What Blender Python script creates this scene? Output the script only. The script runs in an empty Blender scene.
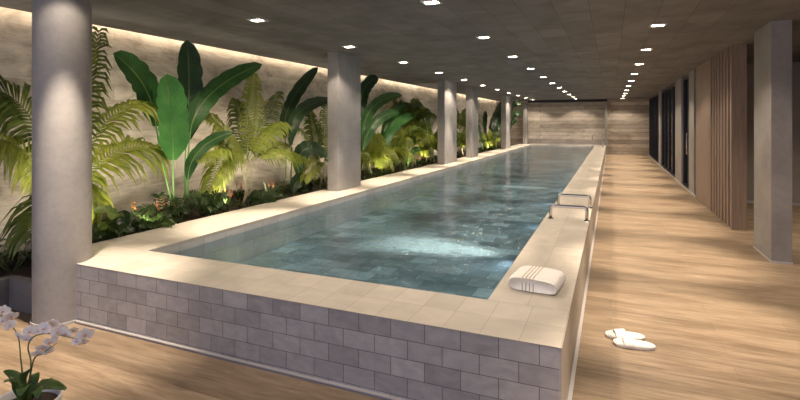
import bpy, math, random
from mathutils import Vector, Matrix
R = random.Random(7)
SC = bpy.context.scene
COL = SC.collection
PI = math.pi
V = Vector

# ------------------------------------------------------------------ camera, world, exposure
YAW = math.atan2(211, 490)
cd = bpy.data.cameras.new('camera'); cam = bpy.data.objects.new('camera', cd); COL.objects.link(cam)
cam.location = (0, 0, 1.6); cam.rotation_euler = (PI/2, 0, YAW)
cd.sensor_width = 36; cd.lens = 490/800*36; cd.shift_y = -77.5/800; cd.clip_start = .05
SC.camera = cam
vs = SC.view_settings
SC.display_settings.display_device = 'sRGB'
vs.view_transform = 'Standard'; vs.look = 'None'; vs.gamma = 1; vs.use_curve_mapping = False
vs.exposure = 1.35
w = bpy.data.worlds.new('world'); SC.world = w; w.use_nodes = True
w.node_tree.nodes['Background'].inputs[0].default_value = (.56, .56, .72, 1)
w.node_tree.nodes['Background'].inputs[1].default_value = .34
WARM = (1, .82, .635)
SPOT_W, HALO_W, UP_W, LED_E = 175, 30, 25, 9
SC.cycles.use_denoising = True
SC.cycles.max_bounces = 10
SC.cycles.diffuse_bounces = 5
SC.cycles.transparent_max_bounces = 12
SC.cycles.caustics_reflective = False
SC.cycles.caustics_refractive = False
SC.cycles.sample_clamp_indirect = 6

def add_light(kind, name, loc, power, color=WARM, target=None, size=None, blend=1, rad=.03):
    d = bpy.data.lights.new(name, kind); o = bpy.data.objects.new(name, d); COL.objects.link(o)
    o.location = loc; d.energy = power; d.color = color
    if kind == 'SPOT': d.spot_size = math.radians(size); d.spot_blend = blend
    if kind in ('SPOT', 'POINT'): d.shadow_soft_size = rad
    if target is not None:
        o.rotation_euler = (V(target)-V(loc)).to_track_quat('-Z', 'Y').to_euler()
    return o

# cool daylight entering by the glazed front of the hall, behind the viewer
day = add_light('AREA', 'front_daylight', (-1.6, -3.4, 1.7), 27, (.78, .81, 1), (-1.6, 3, .9))
day.data.shape = 'RECTANGLE'; day.data.size = 6; day.data.size_y = 2.0

# ------------------------------------------------------------------ helpers
S_, C_ = math.sin(YAW), math.cos(YAW)
def ray(u, v):
    x = u-400; return V((x*C_-490*S_, x*S_+490*C_, -(v-122.5)))
def atx(u, v, X):
    r = ray(u, v); t = X/r.x; return V((X, r.y*t, 1.6+r.z*t))
def atz(u, v, z):
    r = ray(u, v); t = (z-1.6)/r.z; return V((r.x*t, r.y*t, z))

class MB:
    def __init__(s): s.v = []; s.f = []; s.uv = []; s.mi = []
    def face(s, idx, mi=0): s.f.append(idx); s.mi.append(mi)
    def box(s, a, b, mi=0):
        (x0, y0, z0), (x1, y1, z1) = a, b; n = len(s.v)
        s.v += [(x0,y0,z0),(x1,y0,z0),(x1,y1,z0),(x0,y1,z0),(x0,y0,z1),(x1,y0,z1),(x1,y1,z1),(x0,y1,z1)]
        for q in ((0,3,2,1),(4,5,6,7),(0,1,5,4),(1,2,6,5),(2,3,7,6),(3,0,4,7)): s.face([n+k for k in q], mi)
        return s
    def ring(s, c, ax1, ax2, r, n):
        i = len(s.v)
        for k in range(n):
            a = 2*PI*k/n; s.v.append(tuple(c+ax1*(r*math.cos(a))+ax2*(r*math.sin(a))))
        return i
    def tube(s, pts, rad, n=8, cap=True, mi=0):
        pts = [V(p) for p in pts]
        rads = rad if isinstance(rad, (list, tuple)) else [rad]*len(pts)
        prev = None; up = None
        for k, p in enumerate(pts):
            t = (pts[min(k+1, len(pts)-1)]-pts[max(k-1, 0)]).normalized()
            if up is None:
                up = t.orthogonal().normalized()
            up = (up-t*up.dot(t)).normalized(); side = t.cross(up)
            i = s.ring(p, up, side, rads[k], n)
            if prev is not None:
                for j in range(n): s.face([prev+j, prev+(j+1)%n, i+(j+1)%n, i+j], mi)
            elif cap: s.face([i+j for j in reversed(range(n))], mi)
            prev = i
        if cap: s.face([prev+j for j in range(n)], mi)
        return s
    def lathe(s, c, prof, n=32, mi=0):
        prev = None
        for (r, z) in prof:
            i = s.ring(V(c)+V((0,0,z)), V((1,0,0)), V((0,1,0)), max(r, 1e-4), n)
            if prev is not None:
                for j in range(n): s.face([prev+j, prev+(j+1)%n, i+(j+1)%n, i+j], mi)
            prev = i
        return s
    def build(s, name, mat, parent=None, smooth=False, bevel=0, origin=None):
        me = bpy.data.meshes.new(name)
        vv = s.v
        if origin is not None:
            o0 = V(origin); vv = [tuple(V(p)-o0) for p in vv]
        me.from_pydata([tuple(p) for p in vv], [], s.f)
        for m in (mat if isinstance(mat, (list, tuple)) else [mat]): me.materials.append(m)
        for p, mi in zip(me.polygons, s.mi): p.material_index = mi; p.use_smooth = smooth
        if s.uv:
            ul = me.uv_layers.new(name='uv')
            for l in me.loops: ul.data[l.index].uv = s.uv[l.vertex_index]
        me.update()
        o = bpy.data.objects.new(name, me); COL.objects.link(o)
        if origin is not None: o.location = origin
        if parent:
            o.parent = parent
            if origin is None: o.matrix_parent_inverse = Matrix.Translation(-parent.location) if parent.rotation_euler.z == 0 else parent.matrix_basis.inverted()
        if bevel:
            b = o.modifiers.new('bevel', 'BEVEL'); b.width = bevel; b.segments = 2; b.limit_method = 'ANGLE'
        return o

def tag(o, label=None, cat=None, group=None, kind=None):
    if label: o['label'] = label
    if cat: o['category'] = cat
    if group: o['group'] = group
    if kind: o['kind'] = kind
    return o
def thing(name, loc, label, cat, group=None, kind=None):
    o = bpy.data.objects.new(name, None); COL.objects.link(o); o.location = loc; o.empty_display_size = .1
    return tag(o, label, cat, group, kind)
def struct(name, mb, mat, bevel=0):
    o = mb.build(name, mat, bevel=bevel); o['kind'] = 'structure'; return o
def copy_tree(o, parent=None):
    c = o.copy(); COL.objects.link(c)
    if parent: c.parent = parent
    for ch in list(o.children): copy_tree(ch, c)
    return c

# ------------------------------------------------------------------ materials
def mat(name):
    m = bpy.data.materials.new(name); m.use_nodes = True
    nt = m.node_tree; return m, nt, nt.nodes['Principled BSDF']
def N(nt, typ, **kw):
    n = nt.nodes.new(typ)
    for k, v in kw.items():
        if k.startswith('i_'):
            key = k[2:]; key = int(key) if key.isdigit() else key.replace('_', ' ')
            n.inputs[key].default_value = v
        else: setattr(n, k, v)
    return n
def simple(name, col, rough=.5, metal=0, emit=None, es=1):
    m, nt, b = mat(name)
    b.inputs['Base Color'].default_value = (*col, 1); b.inputs['Roughness'].default_value = rough; b.inputs['Metallic'].default_value = metal
    if emit: b.inputs['Emission Color'].default_value = (*emit, 1); b.inputs['Emission Strength'].default_value = es
    return m
def coords(nt, order='xyz', scale=(1,1,1), off=(0,0,0)):
    tc = N(nt, 'ShaderNodeTexCoord'); sp = N(nt, 'ShaderNodeSeparateXYZ'); cb = N(nt, 'ShaderNodeCombineXYZ')
    nt.links.new(tc.outputs['Object'], sp.inputs[0])
    for i, ch in enumerate(order):
        if ch in 'xyz':
            ma = N(nt, 'ShaderNodeMath', operation='MULTIPLY_ADD'); ma.inputs[1].default_value = scale[i]; ma.inputs[2].default_value = off[i]
            nt.links.new(sp.outputs['xyz'.index(ch)], ma.inputs[0]); nt.links.new(ma.outputs[0], cb.inputs[i])
    return cb.outputs[0]
def noise(nt, vec, scale, detail=6, rough=.55, dist=0):
    n = N(nt, 'ShaderNodeTexNoise'); n.inputs['Scale'].default_value = scale; n.inputs['Detail'].default_value = detail
    n.inputs['Roughness'].default_value = rough; n.inputs['Distortion'].default_value = dist
    nt.links.new(vec, n.inputs['Vector']); return n.outputs['Fac']
def ramp(nt, fac, stops):
    r = N(nt, 'ShaderNodeValToRGB'); el = r.color_ramp.elements
    while len(el) < len(stops): el.new(.5)
    for e, (p, c) in zip(el, stops):
        e.position = p; e.color = (*c, 1) if len(c) == 3 else c
    nt.links.new(fac, r.inputs[0]); return r.outputs[0]
def mix(nt, typ, fac, a, b):
    m = N(nt, 'ShaderNodeMix', data_type='RGBA', blend_type=typ)
    for s, v in ((0, fac), (6, a), (7, b)):
        if isinstance(v, (int, float)): m.inputs[s].default_value = v
        elif isinstance(v, tuple): m.inputs[s].default_value = (*v, 1)
        else: nt.links.new(v, m.inputs[s])
    return m.outputs[2]
def bump(nt, b, h, strength, dist=.01, normal=None):
    n = N(nt, 'ShaderNodeBump'); n.inputs['Strength'].default_value = strength; n.inputs['Distance'].default_value = dist
    nt.links.new(h, n.inputs['Height'])
    if normal is not None: nt.links.new(normal, n.inputs['Normal'])
    if b is not None: nt.links.new(n.outputs[0], b.inputs['Normal'])
    return n.outputs[0]
def brick(nt, vec, w, h, mortar, c1, c2, cm, offset=.5, bias=0, smooth=.1):
    n = N(nt, 'ShaderNodeTexBrick'); n.offset = offset; n.squash = 1
    n.inputs['Scale'].default_value = 1; n.inputs['Brick Width'].default_value = w; n.inputs['Row Height'].default_value = h
    n.inputs['Mortar Size'].default_value = mortar; n.inputs['Mortar Smooth'].default_value = smooth; n.inputs['Bias'].default_value = bias
    n.inputs['Color1'].default_value = (*c1, 1); n.inputs['Color2'].default_value = (*c2, 1); n.inputs['Mortar'].default_value = (*cm, 1)
    nt.links.new(vec, n.inputs['Vector']); return n
def concrete(name, lo, hi, scale=2.2, rough=.75, order='xyz', stretch=(1,1,1), bs=.25):
    m, nt, b = mat(name)
    v = coords(nt, order, stretch)
    f = noise(nt, v, scale, 9, .62)
    c = ramp(nt, f, [(.32, lo), (.68, hi)])
    f2 = noise(nt, v, scale*14, 5, .7)
    c = mix(nt, 'MULTIPLY', .35, c, ramp(nt, f2, [(.3, (.7,.7,.7)), (.6, (1,1,1))]))
    vo = N(nt, 'ShaderNodeTexVoronoi'); vo.inputs['Scale'].default_value = scale*9; nt.links.new(v, vo.inputs['Vector'])
    pits = ramp(nt, vo.outputs['Distance'], [(.0, (.62,.6,.58)), (.09, (1,1,1))])
    c = mix(nt, 'MULTIPLY', .6, c, pits)
    nt.links.new(c, b.inputs['Base Color']); b.inputs['Roughness'].default_value = rough
    bump(nt, b, f2, bs, .006)
    return m
def tiled(name, order, w, h, c1, c2, cm, off=(0,0,0), mortar=.003, mott=.5, rough=.5, nscale=7, offset=.5, bs=.35, extra=None):
    m, nt, b = mat(name)
    v = coords(nt, order, (1,1,1), off)
    br = brick(nt, v, w, h, mortar, c1, c2, cm, offset)
    vs_ = coords(nt, order, (1, 1.6, 1), off)
    f = noise(nt, vs_, nscale, 8, .6, .6)
    c = mix(nt, 'MULTIPLY', mott, br.outputs['Color'], ramp(nt, f, [(.3, (.55,.55,.56)), (.52, (.9,.9,.9)), (.7, (1.25,1.23,1.2))]))
    nt.links.new(c, b.inputs['Base Color']); b.inputs['Roughness'].default_value = rough
    inv = N(nt, 'ShaderNodeMath', operation='SUBTRACT'); inv.inputs[0].default_value = 1; nt.links.new(br.outputs['Fac'], inv.inputs[1])
    n1 = bump(nt, None, inv.outputs[0], bs, .004)
    bump(nt, b, f, .2, .006, n1)
    return m
def boarded(name, order, lo, hi, w=2.6, h=.19, mort=.002, blot=.6):
    # board-marked concrete: long horizontal bands of uneven tone with streaks and pits
    m, nt, b = mat(name)
    v = coords(nt, order)
    warp = noise(nt, coords(nt, order, (.6, .6, 1)), 1.1, 3)
    vw = N(nt, 'ShaderNodeVectorMath', operation='ADD')
    cw = N(nt, 'ShaderNodeCombineXYZ'); ms = N(nt, 'ShaderNodeMath', operation='MULTIPLY'); ms.inputs[1].default_value = .05
    nt.links.new(warp, ms.inputs[0]); nt.links.new(ms.outputs[0], cw.inputs[1])
    nt.links.new(v, vw.inputs[0]); nt.links.new(cw.outputs[0], vw.inputs[1])
    br = brick(nt, vw.outputs[0], w, h, mort, lo, hi, tuple(x*.55 for x in lo), .37, smooth=.6)
    st = noise(nt, coords(nt, order, (1.0, 4.5, 1)), 1.9, 11, .68, .9)
    c = mix(nt, 'MULTIPLY', .75, br.outputs['Color'], ramp(nt, st, [(.28, (.60,.57,.53)), (.46, (.97,.97,.97)), (.68, (1.14,1.13,1.12))]))
    big = noise(nt, coords(nt, order, (.8, 1.7, 1), (5, 3, 0)), 1.3, 11, .68, 1.1)
    c = mix(nt, 'MULTIPLY', blot, c, ramp(nt, big, [(.38, (.36,.32,.28)), (.47, (.80,.78,.75)), (.56, (1.12,1.12,1.12))]))
    sp = noise(nt, coords(nt, order, (1, 2, 1)), 22, 4, .7)
    c = mix(nt, 'MULTIPLY', .5, c, ramp(nt, sp, [(.28, (.35,.32,.3)), (.42, (1,1,1))]))
    nt.links.new(c, b.inputs['Base Color']); b.inputs['Roughness'].default_value = .7
    n1 = bump(nt, None, br.outputs['Fac'], -.4, .01)
    bump(nt, b, st, .5, .02, n1)
    return m
def planks(name, lo, mid, hi, order='xyz', L=1.25, W=.2, rough=.42):
    m, nt, b = mat(name)
    v = coords(nt, order)
    br = brick(nt, v, L, W, .0016, (.62,.62,.62), (1.0,1.0,1.0), (.34,.30,.27), .41, smooth=.2)
    g = noise(nt, coords(nt, order, (1.6, 17, 1)), 1.7, 11, .72, .35)
    g2 = noise(nt, coords(nt, order, (.6, 3.2, 1), (3, 9, 0)), 1.6, 4, .55, .5)
    c = ramp(nt, g, [(.30, lo), (.50, mid), (.68, hi)])
    c = mix(nt, 'MULTIPLY', .55, c, br.outputs['Color'])
    c = mix(nt, 'MULTIPLY', .7, c, ramp(nt, g2, [(.34, (.60,.55,.5)), (.58, (1.1,1.1,1.1))]))
    nt.links.new(c, b.inputs['Base Color'])
    rr = N(nt, 'ShaderNodeMapRange'); rr.inputs['To Min'].default_value = rough-.06; rr.inputs['To Max'].default_value = rough+.14
    nt.links.new(g, rr.inputs[0]); nt.links.new(rr.outputs[0], b.inputs['Roughness'])
    b.inputs['Specular IOR Level'].default_value = .35
    n1 = bump(nt, None, br.outputs['Fac'], -.3, .003)
    bump(nt, b, g, .12, .004, n1)
    return m
def wood(name, lo, hi, order='xyz', stretch=(9,9,.7)):
    m, nt, b = mat(name)
    f = noise(nt, coords(nt, order, stretch), 3.2, 9, .62, .4)
    nt.links.new(ramp(nt, f, [(.3, lo), (.7, hi)]), b.inputs['Base Color']); b.inputs['Roughness'].default_value = .5
    bump(nt, b, f, .15, .004); return m
def leaf_mat(name, lo, hi, rib=(.35,.5,.15), veins=34, edge=None, trans=.3, rough=.38):
    # uses uv: x across the blade (0..1, midrib at .5), y along it
    m, nt, b = mat(name)
    tc = N(nt, 'ShaderNodeTexCoord'); sp = N(nt, 'ShaderNodeSeparateXYZ'); nt.links.new(tc.outputs['UV'], sp.inputs[0])
    a = N(nt, 'ShaderNodeMath', operation='SUBTRACT'); a.inputs[1].default_value = .5; nt.links.new(sp.outputs[0], a.inputs[0])
    ab = N(nt, 'ShaderNodeMath', operation='ABSOLUTE'); nt.links.new(a.outputs[0], ab.inputs[0])
    k = N(nt, 'ShaderNodeMath', operation='MULTIPLY_ADD'); k.inputs[1].default_value = -.22; nt.links.new(ab.outputs[0], k.inputs[0]); nt.links.new(sp.outputs[1], k.inputs[2])
    s = N(nt, 'ShaderNodeMath', operation='MULTIPLY'); s.inputs[1].default_value = veins*2*PI; nt.links.new(k.outputs[0], s.inputs[0])
    sn = N(nt, 'ShaderNodeMath', operation='SINE'); nt.links.new(s.outputs[0], sn.inputs[0])
    mr = N(nt, 'ShaderNodeMapRange'); mr.inputs['From Min'].default_value = -1; nt.links.new(sn.outputs[0], mr.inputs[0])
    f = noise(nt, tc.outputs['Object'], 5, 5)
    c = ramp(nt, f, [(.3, lo), (.7, hi)])
    c = mix(nt, 'MULTIPLY', .55, c, ramp(nt, mr.outputs[0], [(.0, (.55,.6,.5)), (.4, (1,1,1))]))
    c = mix(nt, 'MIX', ramp(nt, ab.outputs[0], [(.018, (1,1,1)), (.035, (0,0,0))]), c, rib)
    nt.links.new(c, b.inputs['Base Color']); b.inputs['Roughness'].default_value = rough
    bump(nt, b, mr.outputs[0], .35, .006)
    tr = N(nt, 'ShaderNodeBsdfTranslucent'); nt.links.new(c, tr.inputs[0])
    mx = N(nt, 'ShaderNodeMixShader'); mx.inputs[0].default_value = trans
    nt.links.new(b.outputs[0], mx.inputs[1]); nt.links.new(tr.outputs[0], mx.inputs[2])
    nt.links.new(mx.outputs[0], nt.nodes['Material Output'].inputs[0]); return m

M = {}
M['column'] = concrete('column_concrete', (.28,.27,.265), (.40,.385,.38), 1.6)
M['ceiling'] = None
M['wall'] = boarded('board_marked_wall', 'yz', (.50,.45,.395), (.66,.605,.535))
M['farwall'] = boarded('board_marked_end', 'xz', (.38,.33,.285), (.72,.65,.57), 3.4, .19, .009, .35)
M['plainwall'] = concrete('plaster', (.36,.32,.28), (.46,.42,.37), 1.2)
M['facing'] = tiled('grey_stone_facing', 'xz', .2085, .108, (.32,.308,.312), (.46,.443,.448), (.13,.12,.125), off=(.336+.2085*40, .465*0-.033+.108*4, 0), mortar=.0022, nscale=9, mott=.45)
M['facing_side'] = tiled('cream_stone_facing', 'yz', .2085*2, .216, (.44,.40,.35), (.50,.455,.40), (.33,.29,.25), off=(0, -.033+.216, 0), mortar=.0015, nscale=5, mott=.3)
M['coping'] = tiled('cream_stone_coping', 'xy', .2085*1.0, .25, (.54,.495,.43), (.63,.58,.51), (.36,.32,.27), off=(.336+.2085*40, .04, 0), mortar=.0017, nscale=4, mott=.28, rough=.45, offset=0)
M['coping_front'] = tiled('cream_stone_coping_front', 'xy', .2085, .26, (.54,.495,.43), (.63,.58,.51), (.36,.32,.27), off=(.44+.2085*40, -2.58+.26*4, 0), mortar=.0017, nscale=4, mott=.28, rough=.45, offset=0)
M['coping_side'] = tiled('cream_stone_coping_side', 'yx', .26, .2485, (.54,.495,.43), (.63,.58,.51), (.36,.32,.27), off=(-3.10+.26*20, .725+.2485*20, 0), mortar=.0017, nscale=4, mott=.28, rough=.45, offset=0)
M['liner'] = tiled('pale_stone_liner', 'yz', .3, .2, (.60,.59,.57), (.72,.71,.69), (.33,.31,.3), off=(0, -.265+.2*4, 0), mortar=.002, nscale=5, mott=.3)
M['liner_x'] = tiled('pale_stone_liner_end', 'xz', .3, .2, (.60,.59,.57), (.72,.71,.69), (.33,.31,.3), off=(.1+9, -.265+.2*4, 0), mortar=.002, nscale=5, mott=.3)
M['slate'] = tiled('dark_slate_tiles', 'xy', .26, .25, (.065,.09,.105), (.21,.26,.29), (.035,.045,.055), off=(30,0,0), mortar=.004, nscale=6, mott=.9, rough=.5)
M['slate_wall'] = tiled('dark_slate_wall_tiles', 'yz', .30, .29, (.09,.13,.14), (.22,.28,.29), (.03,.045,.05), off=(0,3,0), mortar=.004, nscale=6, mott=.8, rough=.5)
M['floor'] = planks('oak_floor', (.21,.15,.098), (.35,.262,.176), (.47,.362,.25))
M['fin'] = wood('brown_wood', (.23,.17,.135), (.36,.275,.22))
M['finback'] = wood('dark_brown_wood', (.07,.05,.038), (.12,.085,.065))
M['black'] = simple('gap_shade_black', (.012,.012,.016), .4)
M['darkframe'] = simple('dark_blue_grey_metal', (.035,.037,.05), .4, .5)
M['white'] = simple('white_paint', (.72,.70,.68), .45)
M['trim'] = simple('pale_metal_trim', (.62,.60,.60), .35, .3)
M['trimblue'] = simple('grey_metal_trim', (.26,.27,.32), .4, .3)
M['chrome'] = simple('polished_steel', (.62,.60,.58), .18, 1)
M['lamp'] = simple('lamp_lens', (1,1,1), .4, 0, (1,.86,.66), 28)
M['led'] = simple('led_tape', (1,1,1), .4, 0, (1,.80,.56), LED_E)
M['soil'] = concrete('soil', (.03,.022,.015), (.08,.055,.035), 12, .95, bs=1)
M['planter'] = concrete('planter_concrete', (.13,.13,.14), (.19,.19,.20), 2.4)
M['pot'] = simple('white_ceramic', (.74,.72,.70), .3)
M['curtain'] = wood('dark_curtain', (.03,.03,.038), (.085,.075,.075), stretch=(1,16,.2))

def ceiling_mat():
    m, nt, b = mat('ceiling_concrete')
    v = coords(nt, 'yx', (1,1,1), (0, 20, 0))
    br = brick(nt, v, .66, .33, .0028, (.14,.135,.142), (.19,.184,.192), (.06,.058,.06), .5)
    f = noise(nt, coords(nt, 'xyz', (1, 1, 1)), 2.1, 8, .6, .5)
    c = mix(nt, 'MULTIPLY', .7, br.outputs['Color'], ramp(nt, f, [(.33, (.62,.6,.58)), (.6, (1.1,1.1,1.1))]))
    nt.links.new(c, b.inputs['Base Color']); b.inputs['Roughness'].default_value = .7
    n1 = bump(nt, None, br.outputs['Fac'], -.3, .004)
    bump(nt, b, f, .35, .02, n1); return m
M['ceiling'] = ceiling_mat()

def glass_mat(name, tint=(.8,.85,.88), ior=1.45):
    m = bpy.data.materials.new(name); m.use_nodes = True; nt = m.node_tree; nt.nodes.remove(nt.nodes['Principled BSDF'])
    t = N(nt, 'ShaderNodeBsdfTransparent'); t.inputs[0].default_value = (*tint, 1)
    g = N(nt, 'ShaderNodeBsdfGlossy'); g.inputs['Roughness'].default_value = .02
    f = N(nt, 'ShaderNodeFresnel'); f.inputs[0].default_value = ior
    mx = N(nt, 'ShaderNodeMixShader')
    nt.links.new(f.outputs[0], mx.inputs[0]); nt.links.new(t.outputs[0], mx.inputs[1]); nt.links.new(g.outputs[0], mx.inputs[2])
    nt.links.new(mx.outputs[0], nt.nodes['Material Output'].inputs[0])
    return m, nt, t, g, f
M['glass'] = glass_mat('window_glass', (.45,.47,.5))[0]
def water_mat():
    m, nt, t, g, f = glass_mat('pool_water', (.70,.84,.90), 1.33)
    v = coords(nt, 'xyz', (1, 1.15, 1))
    h1 = noise(nt, v, 5.5, 3, .55, .6)
    h2 = noise(nt, v, 1.3, 2, .5, .3)
    n1 = bump(nt, None, h2, .35, .06)
    n2 = bump(nt, None, h1, .5, .022, n1)
    nt.links.new(n2, g.inputs['Normal']); nt.links.new(n2, f.inputs['Normal'])
    return m
M['water'] = water_mat()

def pale_streak_mat():
    m = bpy.data.materials.new('pale_streaky_water'); m.use_nodes = True; nt = m.node_tree; nt.nodes.remove(nt.nodes['Principled BSDF'])
    tc = N(nt, 'ShaderNodeTexCoord'); sp = N(nt, 'ShaderNodeSeparateXYZ'); nt.links.new(tc.outputs['UV'], sp.inputs[0])
    # uv.x along the streak 0..1, uv.y across -1..1 stored 0..1
    a = N(nt, 'ShaderNodeMath', operation='MULTIPLY_ADD'); a.inputs[1].default_value = 2; a.inputs[2].default_value = -1; nt.links.new(sp.outputs[1], a.inputs[0])
    nz = noise(nt, tc.outputs['Object'], 4.5, 5, .6, 1.2)
    nw = N(nt, 'ShaderNodeMath', operation='MULTIPLY_ADD'); nw.inputs[1].default_value = .9; nw.inputs[2].default_value = -.45; nt.links.new(nz, nw.inputs[0])
    a2 = N(nt, 'ShaderNodeMath', operation='ADD'); nt.links.new(a.outputs[0], a2.inputs[0]); nt.links.new(nw.outputs[0], a2.inputs[1])
    ab = N(nt, 'ShaderNodeMath', operation='ABSOLUTE'); nt.links.new(a2.outputs[0], ab.inputs[0])
    across = N(nt, 'ShaderNodeMapRange', interpolation_type='SMOOTHERSTEP'); across.inputs['From Min'].default_value = .95; across.inputs['From Max'].default_value = .05
    nt.links.new(ab.outputs[0], across.inputs[0])
    x2 = N(nt, 'ShaderNodeMath', operation='ADD'); nt.links.new(sp.outputs[0], x2.inputs[0]); nt.links.new(nw.outputs[0], x2.inputs[1])
    along = N(nt, 'ShaderNodeValToRGB'); el = along.color_ramp.elements
    el[0].position = 0; el[0].color = (0,0,0,1); el[1].position = .12; el[1].color = (1,1,1,1)
    e = el.new(.45); e.color = (.85,.85,.85,1); e = el.new(.9); e.color = (0,0,0,1)
    nt.links.new(sp.outputs[0], along.inputs[0])
    mu = N(nt, 'ShaderNodeMath', operation='MULTIPLY'); nt.links.new(across.outputs[0], mu.inputs[0]); nt.links.new(along.outputs[0], mu.inputs[1])
    fine = noise(nt, tc.outputs['Object'], 26, 4, .7, .5)
    fr = N(nt, 'ShaderNodeMapRange'); fr.inputs['From Min'].default_value = .3; fr.inputs['From Max'].default_value = .65; fr.inputs['To Min'].default_value = .55
    nt.links.new(fine, fr.inputs[0])
    mu2 = N(nt, 'ShaderNodeMath', operation='MULTIPLY'); nt.links.new(mu.outputs[0], mu2.inputs[0]); nt.links.new(fr.outputs[0], mu2.inputs[1])
    mu3 = N(nt, 'ShaderNodeMath', operation='MULTIPLY'); mu3.inputs[1].default_value = .8; nt.links.new(mu2.outputs[0], mu3.inputs[0])
    d = N(nt, 'ShaderNodeBsdfDiffuse'); d.inputs[0].default_value = (.74,.86,.94,1)
    t = N(nt, 'ShaderNodeBsdfTransparent'); mx = N(nt, 'ShaderNodeMixShader')
    nt.links.new(mu3.outputs[0], mx.inputs[0]); nt.links.new(t.outputs[0], mx.inputs[1]); nt.links.new(d.outputs[0], mx.inputs[2])
    nt.links.new(mx.outputs[0], nt.nodes['Material Output'].inputs[0]); return m
M['streak_sheet'] = pale_streak_mat()

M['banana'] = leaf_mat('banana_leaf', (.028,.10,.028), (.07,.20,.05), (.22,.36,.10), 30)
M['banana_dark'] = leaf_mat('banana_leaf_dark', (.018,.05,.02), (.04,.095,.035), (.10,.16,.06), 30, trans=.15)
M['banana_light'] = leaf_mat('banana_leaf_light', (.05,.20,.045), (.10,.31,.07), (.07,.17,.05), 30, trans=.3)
M['petiole'] = simple('green_stalk', (.20,.40,.12), .45)
M['petiole_dark'] = simple('brown_green_stalk', (.10,.15,.05), .5)
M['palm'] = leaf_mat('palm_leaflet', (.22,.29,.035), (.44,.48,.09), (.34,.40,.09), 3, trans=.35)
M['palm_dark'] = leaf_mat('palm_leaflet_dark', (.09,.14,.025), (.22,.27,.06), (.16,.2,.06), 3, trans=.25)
M['trunk'] = concrete('palm_trunk', (.38,.34,.22), (.60,.55,.38), 6, .7, stretch=(1,1,4))
M['fern'] = leaf_mat('fern_leaflet', (.025,.055,.014), (.07,.12,.03), (.09,.14,.04), 3, trans=.2)
M['striped'] = leaf_mat('striped_leaf', (.16,.26,.05), (.30,.42,.09), (.45,.5,.16), 9, trans=.2)
M['darkleaf'] = leaf_mat('dark_broad_leaf', (.012,.03,.012), (.03,.06,.022), (.06,.1,.04), 7, trans=.1)
M['red'] = simple('red_petal', (.55,.10,.05), .5)
M['orange'] = simple('orange_petal', (.60,.22,.05), .5)
M['orchleaf'] = leaf_mat('orchid_leaf', (.05,.10,.025), (.11,.18,.045), (.08,.14,.04), 2, trans=.15)

# ------------------------------------------------------------------ room shell
HC = 2.76            # ceiling height
struct('floor', MB().box((-4.76, -4, -.12), (4.8, 2.60, 0)).box((-.26, 2.60, -.12), (4.8, 26.8, 0)), M['floor'])
struct('ceiling', MB().box((-5.62, -1.2, HC), (4.8, 26.8, HC+.14)), M['ceiling'])
struct('ceiling_cove', MB().box((-6.0, -1.2, 3.02), (-5.2, 26.8, 3.10)), M['ceiling'])
struct('wall_left', MB().box((-5.9, -1.2, -.12), (-5.74, 26.8, 3.02)), M['wall'])
struct('wall_far', MB().box((-5.74, 26.6, -.12), (4.8, 26.8, HC)), M['farwall'])
struct('wall_back_right', MB().box((1.95, 11.7, 0), (4.8, 11.85, HC)), M['plainwall'])
struct('baseboard_back_right', MB().box((1.95, 11.68, 0), (4.8, 11.7, .05)), M['trim'])
struct('wall_right', MB().box((4.65, -1.2, 0), (4.8, 26.6, HC)), M['plainwall'])
struct('trim_led', MB().box((-5.632, -1.1, 2.785), (-5.622, 26.5, 2.805)), M['led'])

# right-hand side: piers, glazed doors and windows
def pier(n, y0, y1):
    struct('wall_pier_%d' % n, MB().box((1.66, y0, 0), (1.90, y1, HC)), M['column'], .004)
pier(1, 12.35, 13.10); pier(2, 14.45, 15.75); pier(3, 20.2, 21.0)
struct('baseboard_right', MB().box((1.645, 12.05, 0), (1.66, 26.6, .045)), M['trim'])
def opening(name, y0, y1, mull, door=False):
    f = MB(); fw = .07
    f.box((1.70, y0, 0), (1.80, y0+fw, HC)); f.box((1.70, y1-fw, 0), (1.80, y1, HC))
    f.box((1.70, y0+fw, HC-.08), (1.80, y1-fw, HC)); f.box((1.70, y0+fw, 0), (1.80, y1-fw, .06))
    for k in range(1, mull):
        y = y0+(y1-y0)*k/mull; f.box((1.70, y-.03, .06), (1.80, y+.03, HC-.08))
    o = f.build(name, M['darkframe']); o['kind'] = 'structure'
    MB().box((1.745, y0+fw, .06), (1.755, y1-fw, HC-.08)).build('glass_pane', M['glass'], o)
    if door:
        h = MB(); hy = y0+.12
        h.tube([(1.69, hy, .85), (1.63, hy, .85), (1.63, hy, 1.35), (1.69, hy, 1.35)], .012, 8)
        h.build('door_handle', M['chrome'], o, smooth=True)
    return o
opening('window_1', 12.03, 12.35, 1)
opening('door_1', 13.10, 14.45, 1, True)
opening('window_2', 15.75, 20.2, 4)
opening('window_3', 21.0, 26.58, 5)
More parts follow.
